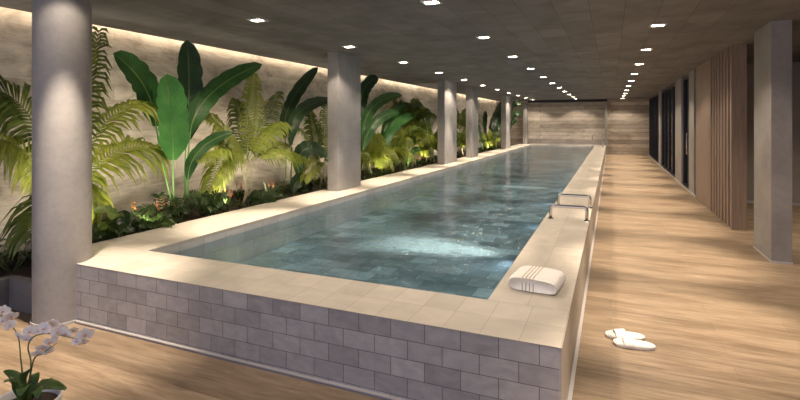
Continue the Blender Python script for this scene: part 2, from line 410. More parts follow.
# the dim rooms behind the glass
struct('wall_inner_partition', MB().box((1.9, 15.5, 0), (4.65, 15.6, HC)), M['plainwall'])
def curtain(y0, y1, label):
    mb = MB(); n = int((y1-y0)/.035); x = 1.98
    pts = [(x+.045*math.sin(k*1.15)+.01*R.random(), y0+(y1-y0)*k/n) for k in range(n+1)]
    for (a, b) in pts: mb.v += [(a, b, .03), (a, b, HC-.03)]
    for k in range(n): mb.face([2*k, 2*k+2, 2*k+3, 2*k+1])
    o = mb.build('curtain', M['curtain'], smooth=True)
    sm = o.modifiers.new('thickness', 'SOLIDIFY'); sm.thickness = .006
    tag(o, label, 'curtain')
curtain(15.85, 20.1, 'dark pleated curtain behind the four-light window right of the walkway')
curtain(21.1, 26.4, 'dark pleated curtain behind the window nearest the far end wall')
add_light('POINT', 'inner_room_lamp', (2.9, 13.9, 2.3), 9, (1,.72,.42), rad=.15)

# slatted wooden screen
sc = thing('slatted_screen', (1.76, 8.6, 0), 'tall brown wooden fin screen beside the walkway, behind the square concrete pillar', 'screen')
MB().box((1.655, 8.70, 0), (1.85, 8.79, HC)).build('end_panel', M['fin'], sc, bevel=.003)
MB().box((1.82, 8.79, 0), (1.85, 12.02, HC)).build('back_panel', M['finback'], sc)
MB().box((1.655, 10.40, 0), (1.82, 12.02, HC)).build('side_panel', M['fin'], sc)
y = 8.935
while y < 10.38:
    MB().box((1.655, y, 0), (1.82, y+.095, HC)).build('fin', M['fin'], sc, bevel=.003)
    y += .235

# ------------------------------------------------------------------ end-wall alcove
al = thing('alcove_surround', (-2.2, 26.3, .5), 'pale concrete surround framing the end wall behind the far edge of the pool', 'wall surround')
MB().box((-4.24, 26.2, .0), (-4.04, 26.6, 2.60)).build('jamb', M['column'], al)
MB().box((-.275, 26.2, .0), (-.17, 26.6, 2.60)).build('jamb', M['column'], al)
MB().box((-4.24, 26.2, 2.60), (-.17, 26.6, 2.63)).build('lintel', M['column'], al)
MB().box((-4.04, 26.57, .3), (-.275, 26.6, 2.60)).build('panel', M['farwall'], al)
MB().box((-4.0, 26.24, 2.631), (-.17, 26.6, 2.759)).build('shadow_gap_panel', M['black'], al)  # black box standing in for the shade in the gap above the lintel

# ------------------------------------------------------------------ pool
PX0, PX1, PY0, PY1, D = -4.46, -.228, 2.58, 26.2, .465
IX0, IX1, IY0, IY1 = -3.765, -.725, 3.10, 25.85
WZ, FZ = .378, .06
pool = thing('swimming_pool', (-2.3, 2.6, 0), 'long raised lap pool with cream stone coping and grey stone front wall', 'pool')
c = .03
MB().box((PX0, PY0, .0), (PX1-.012, PY0+.06, D-c*0-.001)).build('front_wall', M['facing'], pool)
MB().box((PX1-.06, PY0+.002, 0), (PX1, PY1, D-.001)).build('side_wall', M['facing_side'], pool)
MB().box((PX0, PY0+.06, -.1), (PX0+.06, PY1, D-c)).build('garden_wall', M['facing_side'], pool)
MB().box((PX0, PY0-.001, D-.002), (PX1+.001, IY0, D+.002)).build('coping', M['coping_front'], pool)
MB().box((IX1, IY0, D-c), (PX1+.001, PY1, D+.002)).build('coping', M['coping_side'], pool)
MB().box((PX0, IY0, D-c), (IX0, PY1, D+.002)).build('coping', M['coping_side'], pool)
MB().box((IX0, IY1, D-c), (IX1, PY1, D+.002)).build('coping', M['coping_front'], pool)
for (a, b, nm, mt) in (((IX0-.05, IY0, .235), (IX0, IY1, D-c), 'waterline_band', 'liner'), ((IX1, IY0, .235), (IX1+.05, IY1, D-c), 'waterline_band', 'liner'),
                   ((IX0, IY0-.05, .235), (IX1, IY0, D-c), 'waterline_band', 'liner_x'), ((IX0, IY1, .235), (IX1, IY1+.05, D-c), 'waterline_band', 'liner_x')):
    MB().box(a, b).build(nm, M[mt], pool)
for (a, b, mt) in (((IX0-.05, IY0, FZ), (IX0, IY1, .235), 'liner'), ((IX1, IY0, FZ), (IX1+.05, IY1, .235), 'slate_wall'), ((IX0, IY0-.05, FZ), (IX1, IY0, .235), 'liner_x'), ((IX0, IY1, FZ), (IX1, IY1+.05, .235), 'liner_x')):
    MB().box(a, b).build('basin_wall', M[mt], pool)
MB().box((IX0-.05, IY0-.05, FZ-.08), (IX1+.05, IY1+.05, FZ)).build('basin_floor', M['slate'], pool)
wm = MB(); wm.v = [(IX0, IY0, WZ), (IX1, IY0, WZ), (IX1, IY1, WZ), (IX0, IY1, WZ)]; wm.face([0,1,2,3])
wo = wm.build('water', M['water'], pool)
tb = MB().box((-3.95, PY0-.02, 0), (PX1+.02, PY0, .014)); tb.box((PX1, PY0, 0), (PX1+.02, PY1, .014))
tb.build('plinth_trim', M['trimblue'], pool)
tb = MB().box((-3.95, PY0-.022, .014), (PX1+.022, PY0, .020)); tb.box((PX1, PY0, .014), (PX1+.022, PY1, .020))
tb.build('plinth_cap', M['trim'], pool)
# underwater lamps in the walkway-side wall of the basin
for k in range(10):
    add_light('SPOT', 'underwater_lamp', (IX1-.06, 5.3+2.116*k, .22), 9, (.80, .90, 1), (IX1-2.0, 5.3+2.116*k, .1), 125, .8, .05)
# pale white sheets just under the surface, fanning from the walkway side
def pale_fan(u, v, L, W0, W1):
    p = atz(u, v, WZ); mb = MB(); nx, ny = 20, 8
    for i in range(nx+1):
        t = i/nx; hw = W0+(W1-W0)*t**.8
        for j in range(ny+1):
            q = j/ny; mb.v.append((p.x-L*t, p.y+(q*2-1)*hw+.1*t, WZ-.012-.02*t)); mb.uv.append((t, q))
    for i in range(nx):
        for j in range(ny):
            a = i*(ny+1)+j; mb.face([a, a+ny+1, a+ny+2, a+1])
    o = mb.build('pale_streak', M['streak_sheet'], pool); o['kind'] = 'stuff'; o['label'] = 'pale see-through streak fanning out in the pool water'
pale_fan(510, 254, 2.0, .14, .95)
pale_fan(556, 188, 2.0, .12, .75)
pale_fan(582, 162, 2.2, .12, .8)

# ------------------------------------------------------------------ pillars
def square_pillar(x0, x1, y0, y1, z0, label, trim=False):
    t = thing('square_pillar', ((x0+x1)/2, (y0+y1)/2, z0), label, 'pillar')
    MB().box((x0, y0, z0), (x1, y1, HC)).build('shaft', M['column'], t, bevel=.004)
    if trim: 
        MB().box((x0-.008, y0-.008, 0), (x1+.008, y1+.008, .022)).build('base_trim', M['trim'], t)
square_pillar(-4.32, -4.115, 6.99, 7.78, D+.002, 'rectangular concrete pillar on the garden-side coping, nearest to the round column')
square_pillar(-4.32, -4.115, 12.6, 13.72, D+.002, 'rectangular concrete pillar on the garden-side coping, second past the round column')
square_pillar(-4.32, -4.115, 15.42, 16.2, D+.002, 'rectangular concrete pillar on the garden-side coping, third past the round column')
square_pillar(-4.32, -4.115, 20.97, 22.0, D+.002, 'rectangular concrete pillar on the coping nearest the far end wall')
square_pillar(1.68, 1.877, 6.82, 7.55, 0, 'free-standing rectangular concrete pillar on the wooden floor right of the walkway', True)
rc = thing('round_column', (-4.135, 2.60, 0), 'thick round concrete column standing at the front corner of the pool', 'column')
MB().lathe((-4.135, 2.60, 0), [(.2035, 0), (.2035, HC)], 64).build('shaft', M['column'], rc, smooth=True)
MB().lathe((-4.135, 2.60, 0), [(.204, 0), (.216, 0), (.216, .022), (.204, .022)], 64).build('base_trim', M['trim'], rc)

# ------------------------------------------------------------------ planting bed
struct('ground_bed', MB().box((-5.74, 3.35, -.12), (PX0, 26.6, .40)), M['soil'])
pl = thing('planter_box', (-4.85, 0, 0), 'low dark grey concrete planter left of the round column', 'planter')
MB().box((-4.86, -3.5, -.10), (-4.76, 2.62, .262)).build('front_wall', M['planter'], pl, bevel=.004)
MB().box((-4.76, -3.5, 0), (-4.745, 2.42, .03)).build('plinth', M['trimblue'], pl)
MB().box((-4.76, 2.54, -.10), (-4.40, 2.62, .262)).build('end_wall', M['planter'], pl, bevel=.004)
MB().box((-5.74, -3.5, -.10), (-4.861, 3.35, .235)).box((-4.861, 2.62, -.1), (PX0, 3.35, .235)).build('soil', M['soil'], pl)

# ------------------------------------------------------------------ downlights
def fixture():
    t = thing('downlight', (0, 0, HC), 'x', 'ceiling light')
    s = .088
    m = MB()
    m.box((-s, -s, -.008), (s, -.045, 0)); m.box((-s, .045, -.008), (s, s, 0)); m.box((-s, -.045, -.008), (-.062, .045, 0)); m.box((.062, -.045, -.008), (s, .045, 0))
    o = m.build('frame', M['white']); o.parent = t
    o = MB().box((-.062, -.045, -.005), (.062, .045, -.001)).build('lens', M['lamp']); o.parent = t
    return t
ORD = ['nearest', 'second', 'third', 'fourth', 'fifth', 'sixth', 'seventh', 'eighth', 'ninth', 'tenth', 'eleventh']
proto = fixture(); first = True
for rx, rname, k0 in ((-3.668, 'above the garden-side coping', 0), (-1.585, 'above the middle of the pool', 0), (.513, 'above the wooden walkway', 1)):
    for k in range(-1, 11):
        yy = 4.45+2.116*k
        if k >= k0:
            o = proto if first else copy_tree(proto); first = False
            o.location = (rx, yy, HC)
            n = k-k0
            o['label'] = 'small square recessed downlight %s, %s from the viewer' % (rname, 'nearest' if n == 0 else ORD[n])
            o['group'] = 'square downlights in the ceiling'
        if not (k == -1 and rx == -1.585): add_light('SPOT', 'downlight_beam', (rx, yy, HC-.02), SPOT_W, WARM, (rx, yy, 0), 50, .7, .03)
        add_light('SPOT', 'downlight_halo', (rx, yy, HC-.02), HALO_W*(.22 if k == -1 and rx < -2 else 1), WARM, (rx, yy, 0), 128, .35, .03)  # middle row's front-end halo is an unseen fill added to brighten the front coping

for p in ((3.1, 9.6), (3.1, 6.5)):
    add_light('SPOT', 'side_room_fill', (p[0], p[1], HC-.02), 60, WARM, (p[0], p[1], 0), 120, 1, .04)  # unseen fill lamps added to brighten the back wall and side floor

# ------------------------------------------------------------------ grab rails
def grab_rail(yc, label):
    t = thing('grab_rail', (-.46, yc, D+.002), label, 'handrail', 'low steel grab rails on the walkway coping')
    x0, x1, h, r = -.655, -.255, .155, .035
    pts = [(x0, yc, D), (x0, yc, D+h-r)]
    for k in range(1, 6): a = PI/2*k/5; pts.append((x0+r-r*math.cos(a), yc, D+h-r+r*math.sin(a)))
    for k in range(0, 6): a = PI/2*k/5; pts.append((x1-r+r*math.sin(a), yc, D+h-r+r*math.cos(a)))
    pts.append((x1, yc, D))
    MB().tube(pts, .0195, 12).build('bar', M['chrome'], t, smooth=True)
    for x in (x0, x1):
        MB().lathe((x, yc, D+.002), [(.0, .008), (.034, .008), (.036, .003), (.036, 0)], 20).build('flange', M['chrome'], t)
grab_rail(6.02, 'low polished steel grab rail on the walkway coping, nearer the towel')
grab_rail(6.95, 'low polished steel grab rail on the walkway coping, just past the other one')
t = thing('arched_rail', (-.5, 24.3, D), 'thin arched steel handrail at the far corner of the pool', 'handrail')
pts = [(-.86, 24.3, D)] 
x0, x1 = -.80, -.34
pts = [(x0, 24.3, WZ-.3), (x0, 24.3, D+.42)]
for k in range(1, 8): a = PI*k/8; pts.append((-.57-.23*math.cos(a), 24.3, D+.42+.18*math.sin(a)))
pts += [(x1, 24.3, D+.42), (x1, 24.3, D)]
MB().tube(pts, .017, 10).build('bar', M['chrome'], t, smooth=True)
MB().lathe((x1, 24.3, D+.002), [(.0, .008), (.034, .008), (.036, 0)], 16).build('flange', M['chrome'], t)

# ------------------------------------------------------------------ towel
def towel():
    m, nt, b = mat('terry_towel')
    tc = N(nt, 'ShaderNodeTexCoord')
    f = noise(nt, tc.outputs['Object'], 90, 4, .7)
    nt.links.new(ramp(nt, f, [(.3, (.88,.86,.83)), (.7, (.97,.95,.92))]), b.inputs['Base Color']); b.inputs['Roughness'].default_value = .95
    bump(nt, b, f, .35, .002)
    stripe = simple('towel_stripe', (.54,.47,.37), .9)
    t = thing('folded_towel', (-.468, 3.49, D+.002), 'white folded towel with thin beige stripes on the walkway-side coping', 'towel')
    t.rotation_euler.z = math.radians(-6)
    import bmesh
    L, W, H = .325, .31, .092      # x, y, z
    def prof(y):
        return 1
    nx, ny = 22, 24
    mb = MB()
    # rounded pillow of folded layers: superellipse cross-section in x-z, swept along y
    nr = 28
    rng = random.Random(3)
    rows = []
    for j in range(ny+1):
        q = j/ny*2-1; e = (1-abs(q)**7)**(1/7)*.96+.04
        row = []
        for i in range(nr):
            a = 2*PI*i/nr; ca, sa = math.cos(a), math.sin(a)
            px = math.copysign(abs(ca)**.42, ca)*L/2; pz = math.copysign(abs(sa)**.5, sa)*H/2
            bulge = 1+.14*math.cos(px/L*PI*1.0)*(sa > 0)+.03*math.sin(q*9+px*14)
            z = pz*bulge*(.85+.15*e)
            px2 = px*(.94+.06*e)+.004*math.sin(q*17+a*2)
            crease = -.006*math.exp(-((sa+.05)/.13)**2)*(1 if ca < 0 or ca > 0 else 0)
            px2 += math.copysign(crease, ca)*-1*-1
            row.append(len(mb.v)); mb.v.append((px2, q*W/2, max(z+H/2, .001)))
        rows.append(row)
    for j in range(ny):
        for i in range(nr):
            mb.face([rows[j][i], rows[j][(i+1)%nr], rows[j+1][(i+1)%nr], rows[j+1][i]])
    mb.face(list(rows[0])); mb.face(list(reversed(rows[-1])))
    body = mb.build('towel_body', m, smooth=True); body.parent = t
    sb = body.modifiers.new('sub', 'SUBSURF'); sb.levels = sb.render_levels = 1
    # woven stripes: raised thin bands running over the top across the fold
    for s in (-.062, -.038, -.014, .01):
        st = MB(); n = nr
        q0 = 0
        prev = None
        for y_ in (0,):
            pass
        # band runs along y at x = s
        prevs = None
        for j in range(ny+1):
            q = j/ny*2-1; e = (1-abs(q)**7)**(1/7)*.96+.04
            xx = s; c_ = min(1, abs(xx/(L/2)))**(1/.42); sa = math.sqrt(max(0, 1-c_*c_))
            pz = sa**.5*H/2*(1+.14*math.cos(xx/L*PI)+.03*math.sin(q*9+xx*14))*(.85+.15*e)+H/2
            i0 = len(st.v)
            st.v += [(xx-.0035, q*W/2*1.004, pz+.0012), (xx+.0035, q*W/2*1.004, pz+.0012)]
            if j: st.face([i0-2, i0-1, i0+1, i0])
        # down both ends
        for (qq, sgn) in ((-1, -1), (1, 1)):
            i0 = len(st.v); yb = qq*W/2*1.004+sgn*.0015
            st.v += [(s-.0035, yb, .012), (s+.0035, yb, .012), (s+.0035, yb, H/2+.018), (s-.0035, yb, H/2+.018)]
            st.face([i0, i0+1, i0+2, i0+3])
        o = st.build('stripe', stripe); o.parent = t
    return t
tw = towel()

# ------------------------------------------------------------------ slippers
M['slip'] = simple('white_towelling', (.80,.78,.75), .9)
M['slipin'] = simple('pale_insole', (.74,.71,.67), .9)
def slipper(loc, rot, label):
    t = thing('slipper', (loc[0], loc[1], 0), label, 'slipper', 'white slippers on the floor')
    t.rotation_euler.z = rot
    def outline(k, n, sc=1):
        a = 2*PI*k/n; c_, s_ = math.cos(a), math.sin(a)
        x = .138*math.copysign(abs(c_)**.85, c_); wd = .066*(1+.10*c_-.10*math.exp(-((c_+.05)/.35)**2))
        return x*sc, wd*math.copysign(abs(s_)**.8, s_)*sc
    n = 40
    def slab(z0, z1, sc, name, m_, parent):
        mb = MB()
        rings = [(z0, sc*.97), (z0+.003, sc), (z1-.003, sc), (z1, sc*.97)]
        for (z, s) in rings:
            for k in range(n): x, y_ = outline(k, n, s); mb.v.append((x, y_, z))
        for r in range(3):
            for k in range(n): mb.face([r*n+k, r*n+(k+1)%n, (r+1)*n+(k+1)%n, (r+1)*n+k])
        mb.face(list(reversed(range(n)))); mb.face([3*n+k for k in range(n)])
        o = mb.build(name, m_, smooth=False); o.parent = parent; return o
    so = slab(0, .022, 1, 'sole', M['slip'], t)
    slab(.022, .025, .92, 'insole', M['slipin'], so)
    mb = MB(); na, nb = 16, 10
    for i in range(nb+1):
        q = i/nb; x = .012+.060*q; hw = .066-.004*q; hh = .040-.010*q
        for k in range(na+1):
            a = PI*k/na; mb.v.append((x+.012*math.sin(a)*(1-q)*-1, hw*math.cos(a), .010+hh*math.sin(a)**.8))
    for i in range(nb):
        for k in range(na): b0 = i*(na+1)+k; mb.face([b0, b0+1, b0+na+2, b0+na+1])
    st = mb.build('strap', M['slip'], smooth=True); st.parent = t
    s = st.modifiers.new('t', 'SOLIDIFY'); s.thickness = .006; s.offset = 1
p1 = atz(625, 337.5, 0); p2 = atz(634, 346, 0)
slipper((p1.x, p1.y), math.radians(192), 'white towelling slipper, the one lying farther from the viewer and overlapped')
slipper((p2.x, p2.y), math.radians(186), 'white towelling slipper, the one nearer the viewer on the walkway')

# ------------------------------------------------------------------ plant builders
def bez(p0, p1, p2, t): return p0*((1-t)**2)+p1*(2*t*(1-t))+p2*(t*t)
def blade(mb, pts, widths, nrm, fold=.25, wave=0, rng=R, cols=4, y0=0, y1=1):
    """leaf blade along pts; half-widths; nrm = facing normal hint"""
    n = len(pts); base = len(mb.v)
    for k, p in enumerate(pts):
        t = (pts[min(k+1, n-1)]-pts[max(k-1, 0)]).normalized()
        side = t.cross(nrm)
        side = side.normalized() if side.length > 1e-4 else V((1,0,0))
        nn = side.cross(t).normalized()
        for c_ in range(cols+1):
            q = c_/cols*2-1
            hw = widths[k]
            off = side*(q*hw*math.sqrt(max(.1, 1-fold*fold)))+nn*(abs(q)**1.4*hw*fold+wave*hw*math.sin(k*1.7+q*2)*abs(q))
            mb.v.append(tuple(p+off)); mb.uv.append((c_/cols, y0+(y1-y0)*k/(n-1)))
    for k in range(n-1):
        for c_ in range(cols):
            a = base+k*(cols+1)+c_; mb.face([a, a+1, a+cols+2, a+cols+1])
TOCAM = lambda p: (V((0, 0, 1.6))-p).normalized()
def big_leaf(parent, base, p0, p1, p2, width, m, stalk=None, face=None, fold=.28, name='leaf', srad=.011):
    """long paddle leaf: stalk from base to p0, midrib p0-p1-p2"""
    mb = MB(); n = 22
    p2 = V((p2.x, p2.y, min(p2.z, 2.68))); p1 = V((p1.x, p1.y, min(p1.z, 2.9)))
    pts = [bez(p0, p1, p2, k/(n-1)) for k in range(n)]
    pts = [V((p.x, p.y, min(p.z, 2.69))) for p in pts]
    mid = pts[n//2]
    nrm = face if face is not None else (V((.75, -.35, .35)))
    ws = [width*.5*max(.015, (min(1, (t_*4.2+.10))**.7)*(1-max(0, (t_-.62)/.38)**2.2)**.5*(1-.10*math.sin(t_*23)**8)) for t_ in (k/(n-1) for k in range(n))]
    blade(mb, pts, ws, nrm.normalized(), fold, .06, cols=6)
    o = mb.build(name, m, parent, smooth=True)
    sb = MB(); b2 = (base+p0)/2
    ctl = p0-(p1-p0).normalized()*(p0-base).length*.5
    sp = [bez(base, ctl.lerp(b2, .5), p0, k/9) for k in range(10)]
    tp = [bez(p0, p1, p2, k/9*.95)-nrm.normalized()*.004 for k in range(1, 10)]
    rr = [srad*(1.25-.5*k/9) for k in range(10)]+[srad*.62*(1-.75*k/9) for k in range(1, 10)]
    sb.tube(sp+tp, rr, 8)
    sb.build('stalk', stalk or M['petiole'], parent, smooth=True)
def frond(parent, p0, p2, lift, leaf_len, m, n=26, lw=.016, rng=R, droop=.5, start=.12, name='frond', ctl=None):
    p1 = ctl if ctl is not None else (p0+p2)/2+V((0, 0, lift))
    mb = MB(); L = (p2-p0).length
    rp = [bez(p0, p1, p2, k/12) for k in range(13)]
    mb.tube(rp, [.007*(1-.8*k/12)*min(1.3, max(.5, L)) for k in range(13)], 5, False)
    mb.uv += [(.5, .5)]*len(mb.v)
    ref = V((.45+rng.uniform(-.25,.25), -.35+rng.uniform(-.25,.25), .8)).normalized()
    for k in range(n):
        t = start+(1-start)*(k+.5)/n
        p = bez(p0, p1, p2, t); tn = (bez(p0, p1, p2, min(1, t+.03))-bez(p0, p1, p2, t-.03)).normalized()
        side = tn.cross(ref).normalized()
        upn = side.cross(tn).normalized()
        prof = (math.sin(PI*min(1, (t-start)/(1-start)*.82+.12))**.6)
        for sg in (-1, 1):
            l = leaf_len*prof*rng.uniform(.85, 1.12)
            fw = .35+.75*t
            d = (side*sg+tn*fw+upn*rng.uniform(.0, .28)).normalized()
            dr = droop*rng.uniform(.7, 1.7)
            q = [p, p+d*l*.35, p+d*l*.70+V((0,0,-dr*l*.18)), p+d*l*.95+V((0,0,-dr*l*.55))]
            nrm = (upn+V((rng.uniform(-.3,.3),rng.uniform(-.3,.3),.2))+side*sg*.2).normalized()
            blade(mb, q, [lw*.35, lw, lw*.85, lw*.08], nrm, .25, cols=2)
    return mb.build(name, m, parent, smooth=True)

def palm(label, base, crown, tips, leaf_len=.26, dark=(), trunks=2, name='palm', mats=None, n=26, lw=.016, group=None):
    t = thing(name, tuple(base), label, 'palm', group)
    rng = random.Random(int(abs(base.y)*991+abs(crown.z)*77))
    for k in range(trunks):
        o = V((rng.uniform(-.05, .05), (k-(trunks-1)/2)*.085, 0))
        b0 = base+o; pts = [b0.lerp(crown+o*.5, q/6)+V((.02*math.sin(q*.8+k), .025*math.sin(q+k*2), 0)) for q in range(7)]
        MB().tube(pts, [.022-.008*q/6 for q in range(7)], 9).build('trunk', M['trunk'], t, smooth=True)
    for i, (tip, lift) in enumerate(tips):
        o = V((rng.uniform(-.03, .03), rng.uniform(-.05, .05), rng.uniform(-.06, .04)))
        L = (tip-crown).length
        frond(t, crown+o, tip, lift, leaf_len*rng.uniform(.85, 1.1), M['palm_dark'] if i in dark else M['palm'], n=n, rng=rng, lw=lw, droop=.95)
    return t
def ground(u, X, z=.40):
    """point of the bed under picture column u at distance X"""
    p = atx(u, 200, X); return V((X, p.y, z))

# palm hidden behind the round column, its fronds showing on both sides
X = -5.05
palm('large feathery palm behind the round column, fronds showing on both sides of it', ground(62, X), atx(62, 195, X),
     [(atx(150, 104, -4.95), .55), (atx(160, 150, -4.9), .42), (atx(99, 30, -5.2), .1), (atx(-14, 92, -5.1), .62), (atx(-14, 142, -4.9), .42),
      (atx(30, 238, -4.8), .35), (atx(102, 212, -4.85), .35), (atx(84, 40, -5.3), .2)],
     leaf_len=.36, dark=(2, 3, 5), trunks=3, n=30, lw=.020)
# banana clump in the first bay
def clump(label, base_uv, X, specs, name='banana_plant', srad=.011):
    b = ground(base_uv, X); t = thing(name, tuple(b), label, 'banana plant')
    for i, (bu, s, mi, tp, wd, m, dx, st) in enumerate(specs):
        bb = ground(bu, X)
        P0, P1, P2 = atx(*s, X+dx[0]), atx(*mi, X+dx[1]), atx(*tp, X+dx[2])
        P1 = P1*2-(P0+P2)/2
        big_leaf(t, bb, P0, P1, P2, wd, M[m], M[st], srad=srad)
    return t
clump('tall banana plant with upright paddle leaves and four green stalks, left of the pillar', 181, -4.9, [
    (177, (156, 126), (144, 86), (113, 53), .34, 'banana', (-.10, -.15, -.2), 'petiole'),
    (175, (173, 160), (172, 118), (167, 74), .37, 'banana_light', (.12, .14, .12), 'petiole'),
    (186, (186, 142), (189, 90), (187, 40), .34, 'banana_dark', (-.08, -.12, -.15), 'petiole'),
    (184, (190, 134), (213, 92), (262, 64), .27, 'banana', (.02, .0, -.1), 'petiole'),
    (188, (188, 180), (200, 150), (233, 132), .16, 'banana', (.08, .1, .1), 'petiole')])
X = -4.9
palm('bushy yellow-green palm with three pale trunks, between the banana plant and the first pillar', ground(245, X), atx(247, 160, X),
     [(atx(254, 74, -5.1), .05), (atx(203, 112, -5.1), .22), (atx(196, 158, -4.8), .25), (atx(287, 124, -4.75), .28), (atx(280, 92, -5.3), .18),
      (atx(304, 158, -4.8), .24), (atx(214, 136, -5.2), .2), (atx(290, 146, -5.2), .25), (atx(236, 100, -5.4), .12), (atx(208, 190, -4.8), .55)],
      leaf_len=.26, dark=(4, 8), trunks=3, n=28, lw=.0205)
clump('banana plant with thin stalks and two tall curling leaves, beside the first rectangular pillar', 287, -5.1, [
    (284, (285, 138), (291, 102), (318, 66), .24, 'banana_dark', (0, -.1, -.15), 'petiole_dark'),
    (290, (291, 145), (300, 112), (332, 100), .24, 'banana_dark', (.1, .1, .05), 'petiole_dark'),
    (297, (299, 178), (304, 150), (328, 156), .30, 'banana_dark', (.25, .25, .2), 'petiole_dark'),
    (293, (293, 192), (300, 180), (312, 190), .24, 'darkleaf', (.3, .3, .35), 'petiole_dark')])
palm('yellow-green palm half hidden by the first rectangular pillar', ground(322, -4.95), atx(323, 165, -4.95),
     [(atx(326, 98, -5.1), .05), (atx(298, 128, -5.0), .2), (atx(294, 158, -4.8), .2), (atx(352, 140, -4.9), .25), (atx(310, 112, -5.3), .1),
      (atx(350, 165, -4.8), .2), (atx(304, 180, -4.7), .3), (atx(345, 110, -5.2), .2)], leaf_len=.24, dark=(0, 1, 4), trunks=2, n=26, lw=.020)
# second bay, between the first and second rectangular pillars
clump('banana plant with long arching leaves just past the first rectangular pillar', 378, -5.0, [
    (372, (360, 118), (364, 88), (378, 70), .30, 'banana_dark', (.1, 0, -.1), 'petiole'),
    (374, (362, 138), (374, 106), (402, 95), .26, 'banana', (.2, .15, .1), 'petiole'),
    (376, (363, 150), (376, 122), (399, 112), .24, 'banana', (.3, .25, .2), 'petiole'),
    (382, (383, 156), (388, 122), (409, 103), .25, 'banana', (0, 0, -.1), 'petiole'),
    (384, (381, 166), (393, 128), (419, 115), .25, 'banana_light', (.15, .15, .1), 'petiole')])
def auto_palm(label, u, X, h, L, n, seed, dark=0.3, trunks=2, leaf_len=.32, tilt=.5, nl=22, lw=.0165):
    rng = random.Random(seed); b = ground(u, X); crown = b+V((0, 0, h)); tips = []; dk = []; n += 4
    for i in range(n):
        a = 2*PI*i/n+rng.uniform(-.3, .3); e = rng.uniform(.1, 1.25)
        l = L*rng.uniform(.8, 1.1)
        tip = crown+V((math.cos(a)*math.cos(e)*l*.75, math.sin(a)*math.cos(e)*l, math.sin(e)*l-.15*l))
        tip.x = max(-5.52, min(-4.5, tip.x)); tips.append((tip, .28*l*math.cos(e)))
        if rng.random() < dark: dk.append(i)
    return palm(label, b, crown, tips, leaf_len, tuple(dk), trunks, n=nl, lw=lw)
auto_palm('low yellow palm directly behind the first rectangular pillar, seen to its right', 370, -4.85, .35, .75, 10, 3, .1)
auto_palm('leafy yellow palm in the second bay under the arching banana leaves', 392, -4.8, .30, .75, 11, 5, .2)
auto_palm('tallest palm of the second bay, with dark upright fronds near the ceiling', 408, -5.2, 1.15, 1.05, 11, 8, .8)
auto_palm('mid-height yellow palm of the second bay, in front of the tallest palm', 413, -4.85, .75, .85, 12, 9, .1)
auto_palm('low bright palm just before the second rectangular pillar', 432, -4.8, .40, .75, 11, 12, .05)
clump('short banana plant with drooping dark leaf in the second bay', 404, -4.75, [
    (400, (401, 152), (408, 142), (423, 138), .22, 'banana_dark', (0, 0, 0), 'petiole'),
    (402, (408, 165), (412, 152), (420, 150), .18, 'banana', (0, 0, 0), 'petiole')])
clump('narrow dark banana plant just left of the second rectangular pillar', 431, -5.1, [
    (430, (431, 146), (428, 128), (424, 110), .30, 'banana_dark', (0, 0, 0), 'petiole_dark'),
    (433, (434, 150), (436, 138), (446, 124), .28, 'banana_dark', (0, 0, 0), 'petiole_dark')])
# third bay
auto_palm('tall dark palm between the second and third rectangular pillars', 461, -5.1, 1.0, 1.0, 11, 21, .5)
auto_palm('low yellow palm between the second and third rectangular pillars', 462, -4.75, .35, .8, 11, 22, .05)
# fourth bay
clump('banana clump with upright dark leaves between the third and fourth rectangular pillars', 492, -5.0, [
    (487, (487, 142), (484, 126), (486, 111), .32, 'banana_dark', (0, 0, 0), 'petiole'),
    (490, (490, 136), (494, 118), (503, 99), .42, 'banana_dark', (0, 0, -.1), 'petiole'),
    (493, (493, 140), (497, 126), (501, 112), .36, 'banana', (.1, .1, 0), 'petiole'),
    (484, (482, 146), (479, 134), (478, 124), .28, 'banana_dark', (.1, .1, .1), 'petiole'),
    (497, (497, 138), (498, 122), (505, 108), .36, 'banana_dark', (0, 0, 0), 'petiole')], srad=.016)
auto_palm('low green palm at the foot of the far banana clump', 487, -4.8, .30, .7, 10, 31, .3, nl=16)
auto_palm('low pale palm just before the fourth rectangular pillar', 499, -4.85, .35, .8, 10, 33, .3, nl=16)
clump('banana plant past the fourth rectangular pillar, its leaf tips showing', 509, -4.55, [
    (509, (509, 126), (513, 106), (521, 104), .30, 'banana_dark', (0, .3, .6), 'petiole'),
    (509, (509, 130), (514, 115), (522, 115), .30, 'banana_dark', (0, .3, .6), 'petiole'),
    (508, (508, 134), (513, 122), (518, 122), .26, 'banana', (0, .3, .6), 'petiole')], srad=.016)

# --- small foreground plants of the bed
def broad_plant(name, label, base, leaves, m, width=.11, cat='plant'):
    t = thing(name, tuple(base), label, cat)
    for i, (mid, tip) in enumerate(leaves):
        P0 = base.lerp(mid, .45)+V((0, 0, .03)); P1 = mid*2-(P0+tip)/2
        mm = M[m[i % len(m)]] if isinstance(m, (list, tuple)) else M[m]
        big_leaf(t, base, P0, P1, tip, width, mm, M['petiole_dark'], face=V((.5, -.5, .9)), fold=.3, srad=.005)
    return t
b = ground(117, -4.62)
broad_plant('prayer_plant', 'small plant with wide striped yellow-green leaves, just right of the round column', b,
    [(atx(116, 215, -4.62), atx(112, 220, -4.5)), (atx(108, 212, -4.7), atx(93, 213, -4.7)), (atx(123, 216, -4.6), atx(124, 230, -4.5)),
     (atx(128, 220, -4.7), atx(143, 214, -4.8)), (atx(122, 228, -4.55), atx(134, 231, -4.5)), (atx(110, 226, -4.6), atx(98, 232, -4.6))],
    ['striped', 'striped', 'darkleaf', 'darkleaf', 'darkleaf', 'striped'], .14)
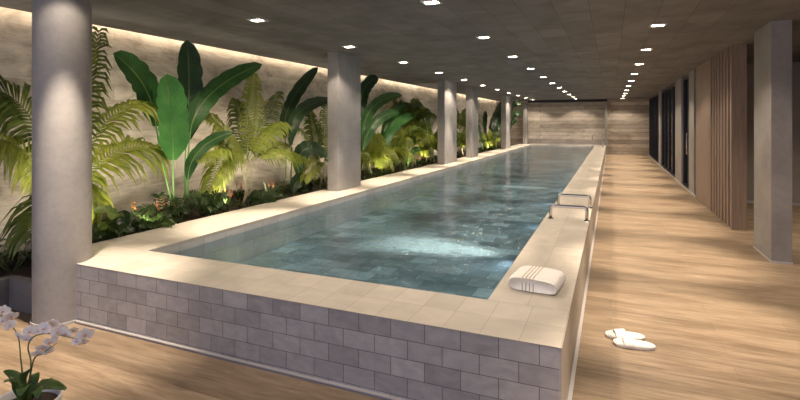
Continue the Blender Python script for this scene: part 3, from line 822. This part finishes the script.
def fern(label, u, X, r, h, m='fern', n=11, seed=1, z=.40, name='fern'):
    rng = random.Random(seed); b = ground(u, X, z); t = thing(name, tuple(b), label, 'fern')
    for i in range(n):
        a = 2*PI*i/n+rng.uniform(-.2, .2); l = r*rng.uniform(.7, 1.1); hh = h*rng.uniform(.4, 1.1)
        frond(t, b+V((0,0,.01)), b+V((math.cos(a)*l, math.sin(a)*l, hh*.6)), hh*.9, r*.32, M[m], n=14, lw=.012, rng=rng, droop=.3)
    return t
fern('dark feathery fern between the banana stalks and the three-trunked palm', 208, -4.72, .30, .38, n=13, seed=4)
fern('low dark fern at the edge of the coping right of the round column', 103, -4.60, .22, .22, n=11, seed=5)
fern('low fern between the prayer plant and the banana stalks', 152, -4.62, .26, .20, n=12, seed=6)
fern('loose fern with thin fronds beside the banana stalks', 165, -4.95, .34, .42, n=9, seed=7)
fern('small fern at the foot of the three-trunked palm', 262, -4.65, .24, .26, n=11, seed=8)
def monstera(label, u, X, z, seed):
    rng = random.Random(seed); b = ground(u, X, z); t = thing('monstera', tuple(b), label, 'plant')
    for i in range(6):
        a = rng.uniform(0, 2*PI); l = rng.uniform(.14, .34); top = b+V((math.cos(a)*l*.8, math.sin(a)*l, rng.uniform(.10, .235)))
        d = V((math.cos(a), math.sin(a), -.35)).normalized(); s = d.cross(V((0,0,1))).normalized()
        mb = MB(); nn = 9; Lf = rng.uniform(.20, .28)
        # split leaf: a spine strip with finger lobes on each side
        spine = [top-d*Lf*.2+d*Lf*1.1*k/8+V((0, 0, -.05*(k/8)**2)) for k in range(9)]
        blade(mb, spine, [.02, .035, .04, .04, .036, .03, .024, .015, .003], V((0,0,1)), .1, cols=2)
        for k in range(1, 8):
            wl = Lf*.55*math.sin(PI*(k+.6)/9)**.7
            for sg in (-1, 1):
                dd = (s*sg+d*(-.25+.13*k)).normalized(); p = spine[k]
                blade(mb, [p, p+dd*wl*.5+V((0,0,.012)), p+dd*wl*.85, p+dd*wl+V((0,0,-.03))], [.014, .017, .014, .003], V((0,0,1)), .1, cols=2)
        mb.build('leaf', M['darkleaf'], t, smooth=True)
        MB().tube([b, b.lerp(top, .5)+V((0,0,.05)), top-d*Lf*.2], .005, 6).build('stalk', M['petiole_dark'], t, smooth=True)
monstera('dark split-leaf plant in the grey planter left of the round column', 12, -4.98, .235, 3)
monstera('smaller split-leaf plant in the planter tight against the round column', 40, -4.98, .235, 9)
bb = ground(16, -5.3, .235)
broad_plant('compound_leaf_shrub', 'thin-stemmed shrub with narrow dark leaves against the wall left of the column', bb,
    [(atx(8, 240, -5.2), atx(-6, 245, -5.1)), (atx(18, 236, -5.2), atx(34, 236, -5.1)), (atx(12, 238, -5.2), atx(22, 243, -5.0)), (atx(4, 246, -5.2), atx(-8, 252, -5.1))], 'darkleaf', .06)
# flowering bromeliads along the bed
def bromeliad(label, u, X, seed, mt='red', h=.26):
    rng = random.Random(seed); b = ground(u, X-.28); t = thing('bromeliad', tuple(b), label, 'flowering plant')
    mb = MB()
    for i in range(11):
        a = 2*PI*i/11+rng.uniform(-.2, .2); d = V((math.cos(a), math.sin(a), 0)); l = rng.uniform(.12, .19)
        blade(mb, [b, b+d*l*.5+V((0,0,l*.75)), b+d*l*.9+V((0,0,l*.9)), b+d*l*1.25+V((0,0,l*.55))], [.008, .014, .011, .002], V((0,0,1))+d*-.3, .3, cols=2)
    mb.build('leaves', M['fern'], t, smooth=True)
    for i in range(3):
        a = rng.uniform(0, 6.28); top = b+V((math.cos(a)*.05, math.sin(a)*.05, h*rng.uniform(.8, 1.1)))
        MB().tube([b, b.lerp(top, .5)+V((0,.01,0)), top], .0035, 5).build('stem', M['petiole_dark'], t)
        fm = MB()
        for k in range(7):
            a2 = k*2.4; zz = -.05+.012*k; r_ = .02*(1-k/9)
            p = top+V((0,0,zz)); dd = V((math.cos(a2), math.sin(a2), .9)).normalized()
            blade(fm, [p, p+dd*r_*1.2, p+dd*r_*2.0], [.004, .009, .002], dd.orthogonal(), .3, cols=2)
        fm.build('flower', M[mt], t)
for i, (u, X, mt, where) in enumerate(((135, -4.66, 'orange', 'between the prayer plant and the low fern'), (160, -4.60, 'red', 'left of the banana stalks'),
        (171, -4.58, 'orange', 'at the foot of the banana stalks'), (219, -4.62, 'red', 'right of the dark feathery fern'), (228, -4.60, 'red', 'left of the three pale palm trunks'),
        (238, -5.0, 'red', 'behind the three pale palm trunks'), (270, -4.70, 'red', 'between the three-trunked palm and the thin banana stalks'),
        (303, -4.60, 'orange', 'near the foot of the first rectangular pillar'), (420, -4.6, 'orange', 'near the foot of the second rectangular pillar'))):
    bromeliad('small %s-flowered bromeliad %s' % (mt, where), u, X, 40+i, mt)
# shrub with red leaf tips
bb = ground(268, -4.8)
broad_plant('cordyline', 'dark spiky plant with a red leaf, right of the three pale palm trunks', bb,
    [(atx(262, 195, -4.8), atx(254, 190, -4.8)), (atx(270, 192, -4.8), atx(280, 186, -4.7)), (atx(266, 190, -4.8), atx(262, 180, -4.8)), (atx(272, 196, -4.8), atx(284, 196, -4.7)), (atx(260, 200, -4.8), atx(250, 200, -4.7))],
    ['darkleaf', 'darkleaf', 'fern', 'darkleaf', 'fern'], .07)
# dense low ground cover
ug = MB(); rng = random.Random(11)
for i in range(560):
    yy = 2.75+(rng.random()**1.25)*23.2; xx = rng.uniform(-5.55, -4.58)
    if (yy < 3.4): continue
    b = V((xx, yy, .39)); hgt = rng.uniform(.03, .12)*(1.2 if yy > 6 else .9)
    for k in range(6):
        a = rng.uniform(0, 6.28); d = V((math.cos(a), math.sin(a), 0)); l = hgt*rng.uniform(.5, 1.1); wd = rng.uniform(.005, .012)
        blade(ug, [b, b+d*l*.4+V((0,0,hgt*.7)), b+d*l*.8+V((0,0,hgt)), b+d*l*1.2+V((0,0,hgt*.8))], [.003, wd, wd*.8, .001], V((0,0,1))-d*.4, .25, cols=2)
tag(ug.build('undergrowth', M['fern'], smooth=True), 'low dark green ground cover filling the planting bed beside the pool', 'undergrowth', kind='stuff')

# uplights buried along the bed
for i, yy in enumerate((1.2, 2.95, 3.8, 4.98, 6.25, 8.3, 9.8, 11.3, 12.6, 14.4, 16.6, 18.3, 20.0, 22.3, 24.5)):
    tall = 1.0
    add_light('SPOT', 'bed_uplight', (-4.49, yy, .56 if yy > 2.6 else .40), UP_W*tall, (1, .85, .62), (-5.6, yy+.2, 1.45), 120, .9, .05)

# ------------------------------------------------------------------ orchid
oc = V((-2.58, 1.45, 0))
pt = thing('orchid_pot', tuple(oc), 'white ceramic pot on the wooden floor, holding the orchid', 'pot')
MB().lathe(oc, [(.0, .004), (.095, .004), (.105, .01), (.125, .12), (.148, .262), (.150, .272), (.144, .276), (.135, .268), (.13, .235)], 40).build('pot_body', M['pot'], pt, smooth=True)
MB().lathe(oc, [(.0001, .238), (.129, .236)], 30).build('bark', M['soil'], pt)
orc = thing('orchid', tuple(oc+V((0,0,.24))), 'white moth orchid with arching flower sprays in a white pot', 'orchid')
ob = oc+V((0, 0, .24))
def od(u, v, depth_off=0):
    """point on the vertical plane through the orchid, facing the viewer"""
    r = ray(u, v); n = V((-S_, C_, 0)); dd = (oc.dot(n)+depth_off)/(r.dot(n)); return V((0,0,1.6))+r*dd
for (mid, tip, wd) in ((od(42, 386, -.02), od(66, 389, -.05), .065), (od(18, 380), od(4, 371), .05), (od(26, 376, -.04), od(23, 373, -.1), .05), (od(34, 380, .05), od(36, 373, .08), .05),
                       (od(14, 384, -.02), od(4, 382, -.06), .04), (od(45, 382, .04), od(50, 380, .1), .045), (od(24, 388, -.09), od(20, 396, -.14), .06), (od(36, 390, -.09), od(38, 398, -.14), .05)):
    base = ob+V((0, 0, .0)); P0 = base.lerp(mid, .25); P1 = mid*2-(P0+tip)/2
    mb = MB(); n = 12; pts = [bez(P0, P1, tip, k/(n-1)) for k in range(n)]
    blade(mb, pts, [wd*.5*max(.1, math.sin(PI*min(1, (k/(n-1))*.84+.14))**.6) for k in range(n)], V((.2,-.4,1)).normalized(), .25, cols=4)
    o = mb.build('leaf', M['orchleaf'], orc, smooth=True); s = o.modifiers.new('t', 'SOLIDIFY'); s.thickness = .002
def spray(pts):
    sm = []
    for k in range(len(pts)-1):
        a = pts[max(k-1, 0)]; b = pts[k]; c_ = pts[k+1]; d = pts[min(k+2, len(pts)-1)]
        for j in range(6):
            t = j/6
            sm.append(.5*((2*b)+(c_-a)*t+(2*a-5*b+4*c_-d)*t*t+(-a+3*b-3*c_+d)*t**3))
    sm.append(pts[-1]); MB().tube(sm, [.0038-.0022*k/len(sm) for k in range(len(sm))], 6).build('flower_stem', M['petiole_dark'], orc, smooth=True)
spray([ob, od(31, 365), od(28, 348), od(32, 338), od(42, 334), od(54, 334), od(68, 337), od(84, 340)])
spray([ob+V((.01,0,0)), od(21, 362, .03), od(20, 350, .05), od(18, 336, .05), od(12, 326, .06), od(4, 316, .06)])
spray([ob+V((-.01,.01,0)), od(33, 362, -.04), od(42, 354, -.05), od(50, 348, -.05), od(57, 343, -.05)])
M['petal'] = simple('white_petal', (.90,.87,.86), .55); M['lip'] = simple('orchid_lip', (.62,.30,.22), .5)
pnt = M['petal'].node_tree; pb = pnt.nodes['Principled BSDF']; trn = N(pnt, 'ShaderNodeBsdfTranslucent'); trn.inputs[0].default_value = (.86,.78,.78,1); mxs = N(pnt, 'ShaderNodeMixShader'); mxs.inputs[0].default_value = .3
pnt.links.new(pb.outputs[0], mxs.inputs[1]); pnt.links.new(trn.outputs[0], mxs.inputs[2]); pnt.links.new(mxs.outputs[0], pnt.nodes['Material Output'].inputs[0])
def petal(mb, c_, d, nrm, L, W):
    n = 7; pts = [c_+d*L*k/(n-1)+nrm*(.10*L*math.sin(PI*k/(n-1))) for k in range(n)]
    blade(mb, pts, [W*max(.12, math.sin(PI*(k/(n-1)*.86+.10))**.65) for k in range(n)], nrm, .12, cols=4)
def flower(p, face, s=.030, roll=0):
    face = face.normalized(); u_ = face.cross(V((0,0,1))).normalized(); v_ = u_.cross(face).normalized()
    mb = MB()
    for ang, L, W in ((90, 1, .42), (215, 1, .40), (325, 1, .40), (12, 1.12, .66), (168, 1.12, .66)):
        a = math.radians(ang)+roll; petal(mb, p, u_*math.cos(a)+v_*math.sin(a), face, s*L, s*W)
    fo = mb.build('flower', M['petal'], orc, smooth=True)
    lb = MB(); petal(lb, p+face*.004, (-v_*.7+face*.7).normalized(), (v_*.7+face*.7).normalized(), s*.45, s*.2)
    o = lb.build('lip', M['lip'], smooth=True); o.parent = fo; 
rf = random.Random(5)
for (u, v, dz, s) in ((3, 311, .06, .034), (11, 316, .05, .034), (10, 325, .05, .03), (4, 320, .07, .028), (20, 336, .05, .032), (30, 331, .02, .034), (27, 338, .05, .03), (45, 328, -.01, .036), (52, 324, .02, .032),
                      (38, 331, .03, .026), (58, 331, .0, .034), (66, 333, .01, .036), (64, 327, .03, .028), (85, 334, -.01, .042), (77, 341, .0, .026), (73, 330, .03, .026), (50, 341, -.03, .032), (43, 347, -.05, .034), (48, 351, -.04, .026), (37, 353, -.05, .026), (83, 342, .02, .026), (55, 337, .02, .024)):
    flower(od(u, v, dz), V((rf.uniform(.1, 1.1), rf.uniform(-1.2, -.2), rf.uniform(-.5, .35))), s*.84, rf.uniform(-.3, .3))
